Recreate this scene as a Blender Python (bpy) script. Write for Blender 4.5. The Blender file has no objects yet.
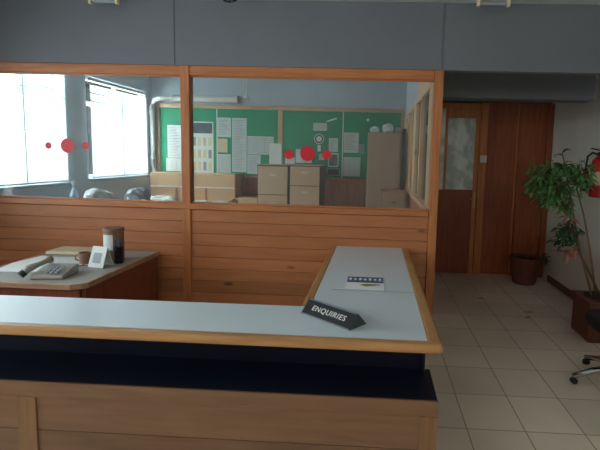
import bpy, bmesh, math, random
from mathutils import Matrix, Vector, Euler
random.seed(7)
S = bpy.context.scene
COL = S.collection
PI = math.pi
# ------------------------------------------------------------------ helpers
class MB:
    def __init__(s): s.bm = bmesh.new(); s.mi = 0
    def _tag(s, n):
        s.bm.faces.ensure_lookup_table()
        for f in s.bm.faces[n:]: f.material_index = s.mi
    def box(s, x0, x1, y0, y1, z0, z1, M=None):
        n = len(s.bm.faces)
        vs = [s.bm.verts.new((x, y, z)) for z in (z0, z1) for y in (y0, y1) for x in (x0, x1)]
        for q in ((0,2,3,1),(4,5,7,6),(0,1,5,4),(2,6,7,3),(0,4,6,2),(1,3,7,5)):
            s.bm.faces.new([vs[i] for i in q])
        if M: bmesh.ops.transform(s.bm, matrix=M, verts=vs)
        s._tag(n); return s
    def prism(s, pts, d0, d1, axis='z', M=None):
        n = len(s.bm.faces)
        def mk(p, d):
            return {'z': (p[0], p[1], d), 'y': (p[0], d, p[1]), 'x': (d, p[0], p[1])}[axis]
        a = [s.bm.verts.new(mk(p, d0)) for p in pts]; b = [s.bm.verts.new(mk(p, d1)) for p in pts]
        s.bm.faces.new(a[::-1]); s.bm.faces.new(b)
        k = len(pts)
        for i in range(k): s.bm.faces.new((a[i], a[(i+1) % k], b[(i+1) % k], b[i]))
        if M: bmesh.ops.transform(s.bm, matrix=M, verts=a+b)
        s._tag(n); return s
    def tube(s, pts, r, seg=10, cap=True):
        n = len(s.bm.faces); pts = [Vector(p) for p in pts]
        rs = r if isinstance(r, (list, tuple)) else [r]*len(pts)
        rings = []
        for i, p in enumerate(pts):
            d = (pts[min(i+1, len(pts)-1)] - pts[max(i-1, 0)]).normalized()
            u = d.cross(Vector((0, 0, 1)))
            if u.length < .05: u = d.cross(Vector((0, 1, 0)))
            u.normalize(); v = d.cross(u)
            rings.append([s.bm.verts.new(p + rs[i]*(math.cos(2*PI*k/seg)*u + math.sin(2*PI*k/seg)*v)) for k in range(seg)])
        for a, b in zip(rings, rings[1:]):
            for k in range(seg): s.bm.faces.new((a[k], a[(k+1) % seg], b[(k+1) % seg], b[k]))
        if cap: s.bm.faces.new(rings[0][::-1]); s.bm.faces.new(rings[-1])
        s._tag(n); return s
    def lathe(s, prof, c=(0, 0, 0), seg=32, M=None):
        n = len(s.bm.faces); rings = []; allv = []
        for r, z in prof:
            ring = [s.bm.verts.new((c[0]+r*math.cos(2*PI*k/seg), c[1]+r*math.sin(2*PI*k/seg), c[2]+z)) for k in range(seg)]
            rings.append(ring); allv += ring
        for a, b in zip(rings, rings[1:]):
            for k in range(seg): s.bm.faces.new((a[k], a[(k+1) % seg], b[(k+1) % seg], b[k]))
        s.bm.faces.new(rings[0][::-1]); s.bm.faces.new(rings[-1])
        if M: bmesh.ops.transform(s.bm, matrix=M, verts=allv)
        s._tag(n); return s
    def poly(s, pts):
        n = len(s.bm.faces); s.bm.faces.new([s.bm.verts.new(p) for p in pts]); s._tag(n); return s
    def build(s, name, mat, parent=None, bevel=0, smooth=False, seg=2):
        bmesh.ops.recalc_face_normals(s.bm, faces=s.bm.faces)
        me = bpy.data.meshes.new(name); s.bm.to_mesh(me); s.bm.free()
        for m in (mat if isinstance(mat, (list, tuple)) else [mat]): me.materials.append(m)
        o = bpy.data.objects.new(name, me); COL.objects.link(o)
        if smooth:
            for p in me.polygons: p.use_smooth = True
        if bevel:
            b = o.modifiers.new('bevel', 'BEVEL'); b.width = bevel; b.segments = seg; b.limit_method = 'ANGLE'
            b.angle_limit = math.radians(40)
        if parent:
            o.parent = parent
            if parent.type == 'EMPTY' or True:
                o.matrix_parent_inverse = wm(parent).inverted()
        return o
def wm(o):
    m = Matrix.LocRotScale(o.location, o.rotation_euler, o.scale)
    return (wm(o.parent) @ o.matrix_parent_inverse @ m) if o.parent else m
def tag(o, label, cat, group=None, kind=None):
    o['label'] = label; o['category'] = cat
    if group: o['group'] = group
    if kind: o['kind'] = kind
    return o
def thing(name, label, cat, loc=(0, 0, 0), group=None, rz=0):
    o = bpy.data.objects.new(name, None); COL.objects.link(o); o.empty_display_size = .05
    o.location = loc; o.rotation_euler = (0, 0, rz)
    return tag(o, label, cat, group)
def structure(o, label=None, cat=None):
    o['kind'] = 'structure'
    if label: o['label'] = label
    if cat: o['category'] = cat
    return o
def sempty(name, label=None, cat=None):
    o = bpy.data.objects.new(name, None); COL.objects.link(o); return structure(o, label, cat)
def R(z=0, loc=(0, 0, 0)): return Matrix.Translation(loc) @ Matrix.Rotation(z, 4, 'Z')
# ------------------------------------------------------------------ materials
def lin(c):
    return tuple(((v/255)/12.92 if v/255 <= .04045 else ((v/255+.055)/1.055)**2.4) for v in c) + (1,)
def mat(name, rgb, rough=.5, metal=0, spec=.5, var=0, vscale=8, bump=0, bscale=60):
    m = bpy.data.materials.new(name); m.use_nodes = True; N = m.node_tree.nodes; L = m.node_tree.links
    b = N['Principled BSDF']; b.inputs['Roughness'].default_value = rough; b.inputs['Metallic'].default_value = metal
    b.inputs['Specular IOR Level'].default_value = spec
    c = lin(rgb); b.inputs['Base Color'].default_value = c
    tc = N.new('ShaderNodeTexCoord')
    if var:
        n = N.new('ShaderNodeTexNoise'); n.inputs['Scale'].default_value = vscale; n.inputs['Detail'].default_value = 5
        L.new(tc.outputs['Object'], n.inputs['Vector'])
        r = N.new('ShaderNodeValToRGB')
        r.color_ramp.elements[0].position = .3; r.color_ramp.elements[1].position = .7
        r.color_ramp.elements[0].color = tuple(v*(1-var) for v in c[:3])+(1,)
        r.color_ramp.elements[1].color = tuple(min(1, v*(1+var)) for v in c[:3])+(1,)
        L.new(n.outputs['Fac'], r.inputs['Fac']); L.new(r.outputs['Color'], b.inputs['Base Color'])
    if bump:
        n2 = N.new('ShaderNodeTexNoise'); n2.inputs['Scale'].default_value = bscale; L.new(tc.outputs['Object'], n2.inputs['Vector'])
        bp = N.new('ShaderNodeBump'); bp.inputs['Strength'].default_value = bump; bp.inputs['Distance'].default_value = .01
        L.new(n2.outputs['Fac'], bp.inputs['Height']); L.new(bp.outputs['Normal'], b.inputs['Normal'])
    return m
def wood(name, rgb, dark, axis='x', rough=.45, knots=True, board=0, boff=0, scale=1.0):
    """grain along axis; board: pitch in z of tongue-and-groove boards, each with its own tint"""
    m = bpy.data.materials.new(name); m.use_nodes = True; N = m.node_tree.nodes; L = m.node_tree.links
    b = N['Principled BSDF']; b.inputs['Roughness'].default_value = rough
    tc = N.new('ShaderNodeTexCoord'); mp = N.new('ShaderNodeMapping')
    sc = {'x': (1.2, 14, 14), 'y': (14, 1.2, 14), 'z': (14, 14, 1.2)}[axis]
    mp.inputs['Scale'].default_value = tuple(v*scale for v in sc)
    L.new(tc.outputs['Object'], mp.inputs['Vector'])
    n = N.new('ShaderNodeTexNoise'); n.inputs['Scale'].default_value = 2.2; n.inputs['Detail'].default_value = 7
    n.inputs['Distortion'].default_value = .6
    vec = mp.outputs['Vector']; tint = None
    if board:
        sp = N.new('ShaderNodeSeparateXYZ'); L.new(tc.outputs['Object'], sp.inputs[0])
        a = N.new('ShaderNodeMath'); a.operation = 'SUBTRACT'; a.inputs[1].default_value = boff; L.new(sp.outputs['Z'], a.inputs[0])
        d = N.new('ShaderNodeMath'); d.operation = 'DIVIDE'; d.inputs[1].default_value = board; L.new(a.outputs[0], d.inputs[0])
        f = N.new('ShaderNodeMath'); f.operation = 'FLOOR'; L.new(d.outputs[0], f.inputs[0])
        w = N.new('ShaderNodeTexWhiteNoise'); w.noise_dimensions = '1D'; L.new(f.outputs[0], w.inputs['W'])
        tint = w.outputs['Value']
        add = N.new('ShaderNodeVectorMath'); add.operation = 'ADD'; L.new(mp.outputs['Vector'], add.inputs[0])
        cs = N.new('ShaderNodeVectorMath'); cs.operation = 'SCALE'; cs.inputs['Scale'].default_value = 20
        L.new(w.outputs['Color'], cs.inputs[0]); L.new(cs.outputs[0], add.inputs[1]); vec = add.outputs[0]
    L.new(vec, n.inputs['Vector'])
    r = N.new('ShaderNodeValToRGB'); r.color_ramp.elements[0].position = .32; r.color_ramp.elements[1].position = .68
    r.color_ramp.elements[0].color = lin(dark); r.color_ramp.elements[1].color = lin(rgb)
    L.new(n.outputs['Fac'], r.inputs['Fac']); col = r.outputs['Color']
    if knots:
        v = N.new('ShaderNodeTexVoronoi'); v.inputs['Scale'].default_value = 1.0
        mp2 = N.new('ShaderNodeMapping')
        mp2.inputs['Scale'].default_value = {'x': (2.6, 6, 7), 'y': (6, 2.6, 7), 'z': (7, 6, 2.6)}[axis]
        L.new(tc.outputs['Object'], mp2.inputs['Vector']); L.new(mp2.outputs['Vector'], v.inputs['Vector'])
        kr = N.new('ShaderNodeValToRGB'); kr.color_ramp.elements[0].position = .06; kr.color_ramp.elements[1].position = .13
        L.new(v.outputs['Distance'], kr.inputs['Fac'])
        mx = N.new('ShaderNodeMix'); mx.data_type = 'RGBA'; L.new(kr.outputs['Color'], mx.inputs['Factor'])
        mx.inputs[6].default_value = lin(tuple(int(c*.6) for c in dark)); L.new(col, mx.inputs[7]); col = mx.outputs[2]
    if tint is not None:
        mr = N.new('ShaderNodeMapRange'); mr.inputs['To Min'].default_value = .84; mr.inputs['To Max'].default_value = 1.12
        L.new(tint, mr.inputs['Value'])
        vm = N.new('ShaderNodeVectorMath'); vm.operation = 'SCALE'; L.new(col, vm.inputs[0]); L.new(mr.outputs[0], vm.inputs['Scale']); col = vm.outputs[0]
    L.new(col, b.inputs['Base Color'])
    return m
def glassmat(name, tint=(235, 240, 240), haze=.05, gloss=.07):
    m = bpy.data.materials.new(name); m.use_nodes = True; N = m.node_tree.nodes; L = m.node_tree.links; N.clear()
    o = N.new('ShaderNodeOutputMaterial'); t = N.new('ShaderNodeBsdfTransparent'); t.inputs[0].default_value = lin(tint)
    g = N.new('ShaderNodeBsdfGlossy'); g.inputs['Roughness'].default_value = .03
    d = N.new('ShaderNodeBsdfDiffuse'); d.inputs[0].default_value = lin((225, 228, 230))
    m1 = N.new('ShaderNodeMixShader'); m1.inputs[0].default_value = haze; L.new(t.outputs[0], m1.inputs[1]); L.new(d.outputs[0], m1.inputs[2])
    fr = N.new('ShaderNodeFresnel'); fr.inputs['IOR'].default_value = 1.3
    m2 = N.new('ShaderNodeMixShader'); L.new(fr.outputs[0], m2.inputs[0]); L.new(m1.outputs[0], m2.inputs[1]); L.new(g.outputs[0], m2.inputs[2])
    L.new(m2.outputs[0], o.inputs[0]); return m
def frosted(name):
    m = bpy.data.materials.new(name); m.use_nodes = True; N = m.node_tree.nodes; L = m.node_tree.links
    b = N['Principled BSDF']; b.inputs['Roughness'].default_value = .35
    tc = N.new('ShaderNodeTexCoord'); mp = N.new('ShaderNodeMapping'); mp.inputs['Scale'].default_value = (1, 1, .6)
    L.new(tc.outputs['Object'], mp.inputs['Vector'])
    v = N.new('ShaderNodeTexVoronoi'); v.inputs['Scale'].default_value = 16; L.new(mp.outputs[0], v.inputs['Vector'])
    n = N.new('ShaderNodeTexNoise'); n.inputs['Scale'].default_value = 9; n.inputs['Detail'].default_value = 6
    L.new(mp.outputs[0], n.inputs['Vector'])
    r = N.new('ShaderNodeValToRGB'); r.color_ramp.elements[0].position = .42; r.color_ramp.elements[1].position = .6
    r.color_ramp.elements[0].color = lin((186, 194, 192)); r.color_ramp.elements[1].color = lin((232, 236, 232))
    L.new(n.outputs['Fac'], r.inputs['Fac']); L.new(r.outputs[0], b.inputs['Base Color'])
    bp = N.new('ShaderNodeBump'); bp.inputs['Strength'].default_value = .4; L.new(v.outputs['Distance'], bp.inputs['Height']); L.new(bp.outputs[0], b.inputs['Normal'])
    return m
def blindmat():
    m = bpy.data.materials.new('blind_fabric'); m.use_nodes = True; N = m.node_tree.nodes; L = m.node_tree.links; N.clear()
    o = N.new('ShaderNodeOutputMaterial'); t = N.new('ShaderNodeBsdfTranslucent'); t.inputs[0].default_value = (.92, .95, .98, 1)
    d = N.new('ShaderNodeBsdfDiffuse'); d.inputs[0].default_value = (.85, .88, .9, 1)
    m1 = N.new('ShaderNodeMixShader'); m1.inputs[0].default_value = .45; L.new(t.outputs[0], m1.inputs[1]); L.new(d.outputs[0], m1.inputs[2]); L.new(m1.outputs[0], o.inputs[0])
    return m
def tilemat():
    """cream floor tiles, 0.333 m wide and 0.389 m deep, with worn dark joints"""
    m = bpy.data.materials.new('floor_tiles'); m.use_nodes = True; N = m.node_tree.nodes; L = m.node_tree.links
    b = N['Principled BSDF']; tc = N.new('ShaderNodeTexCoord'); sp = N.new('ShaderNodeSeparateXYZ'); L.new(tc.outputs['Object'], sp.inputs[0])
    def mth(op, a, bb=None):
        q = N.new('ShaderNodeMath'); q.operation = op
        for i, v in enumerate((a, bb)):
            if v is None: continue
            if isinstance(v, (int, float)): q.inputs[i].default_value = v
            else: L.new(v, q.inputs[i])
        return q.outputs[0]
    u = mth('DIVIDE', mth('SUBTRACT', sp.outputs['X'], .572), .3345); v = mth('DIVIDE', mth('SUBTRACT', sp.outputs['Y'], 2.464), .389)
    fu = mth('FRACT', u); fv = mth('FRACT', v)
    du = mth('MINIMUM', fu, mth('SUBTRACT', 1, fu)); dv = mth('MINIMUM', fv, mth('SUBTRACT', 1, fv))
    ju = mth('LESS_THAN', du, .010); jv = mth('MULTIPLY', mth('LESS_THAN', dv, .010), .75)
    j = mth('MAXIMUM', ju, jv)
    wn = N.new('ShaderNodeTexWhiteNoise'); wn.noise_dimensions = '2D'; cb = N.new('ShaderNodeCombineXYZ')
    L.new(mth('FLOOR', u), cb.inputs[0]); L.new(mth('FLOOR', v), cb.inputs[1]); L.new(cb.outputs[0], wn.inputs['Vector'])
    n = N.new('ShaderNodeTexNoise'); n.inputs['Scale'].default_value = 1.3; n.inputs['Detail'].default_value = 6; L.new(tc.outputs['Object'], n.inputs['Vector'])
    r = N.new('ShaderNodeValToRGB'); r.color_ramp.elements[0].color = lin((214, 198, 180)); r.color_ramp.elements[1].color = lin((238, 224, 208))
    r.color_ramp.elements[0].position = .3; r.color_ramp.elements[1].position = .7
    L.new(n.outputs['Fac'], r.inputs['Fac'])
    mr = N.new('ShaderNodeMapRange'); mr.inputs['To Min'].default_value = .9; mr.inputs['To Max'].default_value = 1.05; L.new(wn.outputs['Value'], mr.inputs['Value'])
    vm = N.new('ShaderNodeVectorMath'); vm.operation = 'SCALE'; L.new(r.outputs[0], vm.inputs[0]); L.new(mr.outputs[0], vm.inputs['Scale'])
    mx = N.new('ShaderNodeMix'); mx.data_type = 'RGBA'; L.new(j, mx.inputs['Factor']); L.new(vm.outputs[0], mx.inputs[6]); mx.inputs[7].default_value = lin((150, 134, 118))
    L.new(mx.outputs[2], b.inputs['Base Color']); b.inputs['Roughness'].default_value = .38
    return m
M = dict(
    pine=wood('partition_pine', (182, 118, 72), (156, 92, 54), 'x', board=.0, rough=.4),
    pinez=wood('partition_pine_upright', (180, 115, 69), (154, 90, 51), 'z', rough=.4),
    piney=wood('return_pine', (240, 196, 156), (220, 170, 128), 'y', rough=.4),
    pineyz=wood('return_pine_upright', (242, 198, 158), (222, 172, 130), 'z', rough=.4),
    boards=wood('partition_boards', (170, 110, 70), (157, 97, 60), 'x', board=.0955, boff=.035, rough=.42),
    oak=wood('counter_lipping', (180, 136, 88), (156, 112, 66), 'x', rough=.35, knots=False),
    oaky=wood('counter_lipping_long', (180, 136, 88), (156, 112, 66), 'y', rough=.35, knots=False),
    front=wood('counter_front', (122, 90, 64), (106, 76, 52), 'x', board=.146, boff=.081, rough=.4, knots=False),
    frontz=wood('counter_front_upright', (132, 96, 64), (114, 80, 50), 'z', rough=.4, knots=False),
    deskw=wood('desk_panel', (136, 74, 54), (116, 60, 44), 'z', rough=.4, knots=False),
    deskedge=wood('desk_edge', (176, 140, 112), (150, 116, 90), 'x', rough=.4, knots=False),
    darkdoor=wood('dark_door', (166, 92, 58), (142, 72, 44), 'z', rough=.45, knots=False),
    redpanel=wood('door_panel', (156, 82, 52), (130, 64, 40), 'z', rough=.45, knots=False),
    doorpine=wood('door_frame_pine', (204, 132, 76), (176, 104, 56), 'z', rough=.45),
    inwood=wood('inner_panelling', (190, 128, 96), (164, 102, 74), 'z', rough=.5, knots=False),
    boardfr=wood('board_frame', (206, 170, 136), (182, 144, 110), 'x', rough=.5, knots=False),
    laminate=mat('white_laminate', (196, 208, 214), .3, var=.03, vscale=3),
    navy=mat('navy_laminate', (16, 20, 36), .42, var=.2, vscale=3, spec=.4),
    wallblue=mat('blue_grey_paint', (104, 107, 112), .7, var=.05, vscale=1.5, bump=.08),
    inblue=mat('inner_blue_grey_paint', (184, 194, 204), .7, var=.04, vscale=1.5),
    wallwhite=mat('off_white_paint', (212, 210, 200), .7, var=.05, vscale=2, bump=.06),
    ceil=mat('ceiling_paint', (180, 184, 184), .8, var=.03),
    green=mat('green_baize', (36, 132, 98), .9, var=.08, vscale=3, bump=.1, bscale=300),
    paper=mat('white_paper', (222, 224, 222), .7, var=.03, vscale=20),
    greypaper=mat('grey_print', (196, 202, 200), .7, var=.08, vscale=40),
    tanpaper=mat('tan_paper', (206, 188, 158), .7, var=.05, vscale=20),
    ink=mat('black_ink', (40, 42, 48), .6), inkgrey=mat('faint_ink', (140, 146, 150), .7),
    yellow=mat('yellow_print', (214, 204, 156), .7), redink=mat('red_print', (170, 70, 60), .7), blueink=mat('blue_print', (48, 82, 130), .6),
    cabinet=mat('tan_metal', (204, 172, 144), .45, var=.04, vscale=3), cabdark=mat('dark_green_metal', (52, 58, 50), .5),
    cupboard=mat('grey_brown_metal', (176, 146, 126), .5, var=.03, vscale=2),
    chrome=mat('chrome', (200, 205, 210), .18, 1), steel=mat('brushed_label_holder', (215, 205, 180), .35, .7),
    black=mat('black_plastic', (18, 19, 20), .35), signblack=mat('sign_black', (20, 22, 28), .3, var=.1), signgrey=mat('sign_end_grey', (48, 62, 58), .35),
    white=mat('white_plastic', (215, 215, 210), .4), phone=mat('putty_plastic', (150, 146, 138), .4, var=.03),
    red=mat('extinguisher_red', (176, 22, 26), .3), dot=mat('red_vinyl', (196, 30, 44), .5),
    pot=mat('terracotta_brown', (104, 60, 44), .6, var=.12, vscale=6), soil=mat('soil', (52, 40, 30), .95, var=.3, vscale=40, bump=.6),
    leaf=mat('leaf_green', (78, 118, 66), .45, var=.35, vscale=14), leaf2=mat('dark_leaf_green', (38, 74, 40), .45, var=.3, vscale=14),
    stem=mat('plant_stem', (120, 92, 66), .7, var=.1), pinkleaf=mat('pinkish_withered_leaf', (150, 96, 84), .6, var=.2, vscale=20),
    desktop=mat('grey_desk_laminate', (146, 146, 138), .5, var=.03, vscale=2),
    tin=mat('brown_tin', (128, 96, 76), .5, var=.08), carton=mat('cardboard', (206, 168, 132), .75, var=.04, vscale=5),
    bagm=mat('grey_plastic_bag', (196, 200, 204), .35, var=.2, vscale=12, bump=.4, bscale=18),
    bagdark=mat('dark_plastic_bag', (136, 142, 150), .35, var=.2, vscale=12, bump=.4, bscale=18),
    bagblue=mat('pale_blue_bag', (176, 200, 220), .4, var=.1, vscale=20), pipe=mat('white_pipe', (224, 224, 220), .45),
    fabric=mat('dark_seat_fabric', (34, 26, 30), .85, var=.15, vscale=60), brass=mat('brass', (190, 160, 100), .35, .8),
    skirting=wood('skirting_wood', (104, 74, 52), (84, 58, 40), 'y', knots=False), tile=tilemat(),
    glass=glassmat('clear_glass', haze=.035), wglass=glassmat('window_glass', haze=.02), frost=frosted('frosted_glass'), blind=blindmat(),
)
# ------------------------------------------------------------------ the setting
XL, XR, YB, YD, YR, ZC = -3.5, 2.28, 6.95, 6.1, -2.2, 2.68
YP = 3.5
structure(MB().box(XL-.2, XR+.2, YR-.2, YB+.2, -.1, 0).build('floor', M['tile']))
structure(MB().box(XL-.2, XR+.2, YR-.2, YB+.2, ZC, ZC+.12).build('ceiling', M['ceil']))
structure(MB().box(XR, XR+.15, YR, YB, 0, ZC).build('wall_right', M['wallwhite']))
structure(MB().box(XL, XR, YR-.15, YR, 0, ZC).build('wall_rear', M['wallwhite']))
# left wall with window openings: outer room one, inner room two
WINS = [(.1, 2.9, .95, 2.3), (3.68, 4.99, 1.165, 2.56), (5.36, 6.77, 1.18, 2.42)]
w = MB(); ys = YR
for (a, b, z0, z1) in WINS:
    w.box(XL-.15, XL, ys, a, 0, ZC); w.box(XL-.15, XL, a, b, 0, z0); w.box(XL-.15, XL, a, b, z1, ZC); ys = b
w.box(XL-.15, XL, ys, YB+.15, 0, ZC)
structure(w.build('wall_left', mat('window_wall_glare_tint', (206, 220, 234), .6, var=.03)))  # paler bluish wall colour, has the window flare mixed in
# inner back wall: painted above, wood panelling below the notice board
structure(MB().box(XL, .5, YB, YB+.15, 0, ZC).build('wall_back', M['inblue']))
t = MB()
for i in range(33):
    x0 = XL+.01+i*.118
    t.box(x0, x0+.115, YB-.018, YB-.001, 0, 1.195)
structure(t.build('trim_3', M['inwood'], bevel=.002))
# corridor end wall with door openings (doors sit in front of it)
t = MB().box(.50, XR, YD, YD+.12, 2.30, ZC).box(.50, XR, YD+.04, YD+.12, 0, 2.30)
structure(t.build('wall_end', M['wallblue']))
# bulkhead above the partition and the corridor
structure(MB().box(XL+.002, XR-.002, YP-.03, YP+.05, 2.197, ZC-.002).build('wall_upper', M['wallblue']), 'blue grey painted bulkhead above the timber partition', 'wall')
structure(MB().box(.51, 1.985, 4.3, 4.5, 2.11, ZC-.002).build('trim_1', M['wallblue'], bevel=.004))
m_ = MB()
for x in (.467, -1.56):
    m_.box(x-.002, x+.002, YP-.034, YP-.031, 2.2, ZC-.01)
    for k in range(12): m_.box(x-.004, x+.004, YP-.036, YP-.031, 2.23+k*.037, 2.234+k*.037)
structure(m_.build('trim_4', mat('seam_strip', (98, 99, 103), .7)))
# skirting of the right wall
structure(MB().box(XR-.018, XR-.001, YR, YD-.3, 0, .085).build('baseboard_right', M['skirting'], bevel=.004))

# ---- windows of the left wall
def window(idx, y0, y1, z0, z1, bar, blinds=True):
    W = sempty('window_%d' % idx)
    fr = MB(); fw = .045
    x0, x1 = XL-.10, XL-.05
    for a in (y0, (y0+y1)/2-fw/2, y1-fw): fr.box(x0, x1, a, a+fw, z0, z1)
    fr.box(x0, x1, y0, y1, z0, z0+fw); fr.box(x0, x1, y0, y1, z1-fw, z1)
    if bar: fr.box(x0-.004, x1+.004, y0, y1, bar-.03, bar+.02)
    fr.build('window_frame', M['white'], W, bevel=.003)
    MB().box(XL-.078, XL-.074, y0+.02, y1-.02, z0+.02, z1-.02).build('pane', M['wglass'], W)
    MB().box(XL-.15, XL+.05, y0-.01, y1+.01, z0-.03, z0-.002).build('window_sill', M['inblue'], W, bevel=.004)
    return W
window(1, *WINS[0], None)
window(2, *WINS[1], 2.10)
window(3, *WINS[2], 2.10)
def blind(y0, y1, z0, z1, label):
    B = thing('venetian_blind', label, 'window blind', (XL+.03, (y0+y1)/2, z0), 'venetian blinds on the inner office windows')
    MB().box(XL+.012, XL+.05, y0+.01, y1-.01, z1-.04, z1-.005).build('head_rail', M['white'], B, bevel=.003)
    s = MB(); z = z0+.03; k = 0
    n = int((z1-z0-.09)/.034)
    for i in range(n):
        z = z0+.035+i*.034; sk = 0
        if z > 2.12: sk = .05*(i % 3-1)*.5   # the upper slats hang askew
        mm = Matrix.Translation((XL+.031, (y0+y1)/2, z)) @ Matrix.Rotation(sk*.35, 4, 'X') @ Matrix.Rotation(math.radians(68 if z < 2.1 else 60), 4, 'Y')
        s.box(-.019, .019, -(y1-y0)/2+.02, (y1-y0)/2-.02, -.0008, .0008, mm)
    s.build('slat', M['blind'], B)['kind'] = 'stuff'
    MB().box(XL+.02, XL+.043, y0+.02, y1-.02, z0+.008, z0+.022).build('bottom_rail', M['white'], B, bevel=.002)
    for y in (y0+.49*(y1-y0), y0+.2*(y1-y0)):
        c = MB().box(XL+.051, XL+.0525, y-.004, y+.004, z0+.03, z1-.04)
        for i in range(int((2.05-z0)/.034)): c.box(XL+.0505, XL+.054, y-.011, y+.011, z0+.035+i*.034, z0+.041+i*.034)
        c.build('ladder_cord', M['inkgrey'], B)
blind(3.70, 4.97, 1.165, 2.54, 'white venetian blind on the window nearest the wooden partition')
blind(5.38, 6.75, 1.18, 2.40, 'white venetian blind on the far window beside the white pipe')

# ---- timber partition with glass
P = sempty('wall_partition', 'pine tongue and groove partition with two large glass panes', 'partition')
y0, y1 = YP-.03, YP+.03
MB().box(XL+.003, .418, y0-.004, y1+.004, 2.122, 2.195).build('top_rail', M['pine'], P, bevel=.004)
MB().box(XL+.003, .418, y0-.018, y1+.014, 1.092, 1.138).build('sill_rail', M['pine'], P, bevel=.006)
b = MB(); z = 1.09
while z > .01:
    zz = max(z-.0955, .0); b.box(XL+.003, .418, y0, y1, zz+.0013, z-.0013); z -= .0955
b.build('board_panel', M['boards'], P, bevel=.0025)
MB().box(XL+.003, .418, y0+.012, y1-.012, 0, 1.09).build('backing', M['deskw'], P)
for x0, x1 in ((-1.515, -1.445), (.42, .487)):
    MB().box(x0, x1, y0-.012, y1+.012, 0, 2.195).build('post', M['pinez'], P, bevel=.005)
for x0, x1 in ((XL+.01, -1.517), (-1.443, .418)):
    MB().box(x0, x1, YP-.004, YP+.002, 1.14, 2.12).build('glass_pane', M['glass'], P)
    f = MB().box(x0, x1, YP-.022, YP-.008, 1.139, 1.15).box(x0, x1, YP-.022, YP-.008, 2.11, 2.121)
    f.build('glazing_bead', M['pine'], P)
# return partition running back from the right post
Q = sempty('wall_inner', 'light pine glazed partition running back from the corner post', 'partition')
xa, xb = .425, .475
MB().box(xa, xb, 3.56, YB-.03, 1.085, 1.14).box(xa-.02, xb+.005, 3.56, YB-.03, 1.135, 1.15).build('sill_rail', M['piney'], Q, bevel=.003)
MB().box(xa, xb, 3.56, YB-.03, 2.12, 2.19).build('top_rail', M['piney'], Q, bevel=.003)
for a, c in ((3.56, 3.80), (4.42, 4.52), (4.98, 5.30), (5.75, 5.85), (6.2, 6.42), (6.86, 6.92)):
    MB().box(xa-.004, xb+.004, a, c, 1.14, 2.12).build('post', M['pineyz'], Q, bevel=.003)
MB().box(xa+.01, xb-.01, 3.56, YB-.03, 0, 1.085).build('lower_panel', M['inwood'], Q)
t = MB()
for k in range(6): t.box(xa+.005, xb-.005, 3.562+k*.24, 3.562+k*.24+.235, 2.19, ZC-.003)
t.build('upper_panel', M['pineyz'], Q, bevel=.002)
MB().box(xa+.005, xb-.005, 5.003, YB-.002, 2.192, ZC-.003).build('painted_upper_panel', M['inblue'], Q)
MB().box(.447, .452, 3.80, 6.86, 1.14, 2.12).build('glass_pane', M['glass'], Q)

# ---- doors at the corridor end
D1 = sempty('door_1', 'pine door with frosted glass pane and red brown lower panel', 'door')
yf = YD-.002
MB().box(.70, .80, yf-.05, yf, 0, 2.27).box(.80, 1.36, yf-.05, yf, 2.20, 2.27).box(.905, .938, yf-.05, yf, 1.13, 2.2).build('door_frame', M['doorpine'], D1, bevel=.004)
MB().box(1.36, 1.455, yf-.06, yf, 0, 2.28).build('door_frame', M['doorpine'], D1, bevel=.004)
MB().box(.938, 1.355, yf-.04, yf-.005, 2.08, 2.195).box(1.30, 1.355, yf-.04, yf-.005, 0, 2.08).build('door_leaf', M['doorpine'], D1, bevel=.003)
MB().box(.80, 1.30, yf-.036, yf-.008, .0, 1.13).build('lower_panel', M['redpanel'], D1, bevel=.004)
MB().box(.94, 1.30, yf-.024, yf-.012, 1.135, 2.08).build('pane', M['frost'], D1)
MB().box(.80, .905, yf-.024, yf-.012, 1.13, 2.2).build('pane', M['frost'], D1)
h = MB().box(1.318, 1.345, yf-.046, yf-.041, .90, 1.10)
h.tube([(1.332, yf-.045, 1.02), (1.332, yf-.085, 1.02), (1.26, yf-.09, 1.02)], .009).build('door_handle', M['brass'], D1)
D2 = sempty('door_2', 'dark brown flush door next to the glazed door', 'door')
MB().box(1.458, 2.20, yf-.035, yf, .005, 2.275).build('door_leaf', M['darkdoor'], D2, bevel=.004)
MB().box(1.835, 1.86, yf-.045, yf-.036, .005, 2.275).build('cover_strip', M['doorpine'], D2, bevel=.003)
D3 = sempty('door_3', 'dark brown door leaf in the corner by the right wall', 'door')
ang = math.radians(4); mm = Matrix.Translation((2.20, yf-.04, 0)) @ Matrix.Rotation(PI+ang, 4, 'Z')
MB().box(0, .34, -.0, .035, .008, 2.265, mm).build('door_leaf', M['darkdoor'], D3, bevel=.003)
MB().box(2.205, 2.276, yf-.12, yf, 0, 2.275).build('door_frame', M['redpanel'], D3, bevel=.004)
MB().box(1.47, 2.276, yf-.03, yf, 2.277, 2.297).build('door_head', M['darkdoor'], D3)

sw = thing('light_switch', 'small white light switch plate on the pine frame beside the frosted door', 'light switch', (1.415, yf-.062, 1.55))
MB().box(1.372, 1.458, yf-.07, yf-.061, 1.505, 1.60).build('switch_plate', M['white'], sw, bevel=.003)
MB().box(1.40, 1.43, yf-.076, yf-.071, 1.53, 1.575).build('rocker', M['white'], sw, bevel=.002)
sb = thing('alarm_box', 'small pale box above the dark brown doors', 'alarm', (2.12, YD-.03, 2.3))
MB().box(2.04, 2.18, YD-.06, YD-.002, 2.31, 2.375).build('casing', M['white'], sb, bevel=.006)
MB().tube([(2.11, YD-.061, 2.343), (2.11, YD-.068, 2.343)], .012).build('indicator', M['inkgrey'], sb)

# ------------------------------------------------------------------ reception counter (one fixed unit)
C = thing('reception_counter', 'L-shaped reception counter with white laminate top, oak edging and panelled front', 'counter', (-.6, 1.85, 0))
XF = -3.2    # runs out of frame to the left
zt, th = .84, .036
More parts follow.
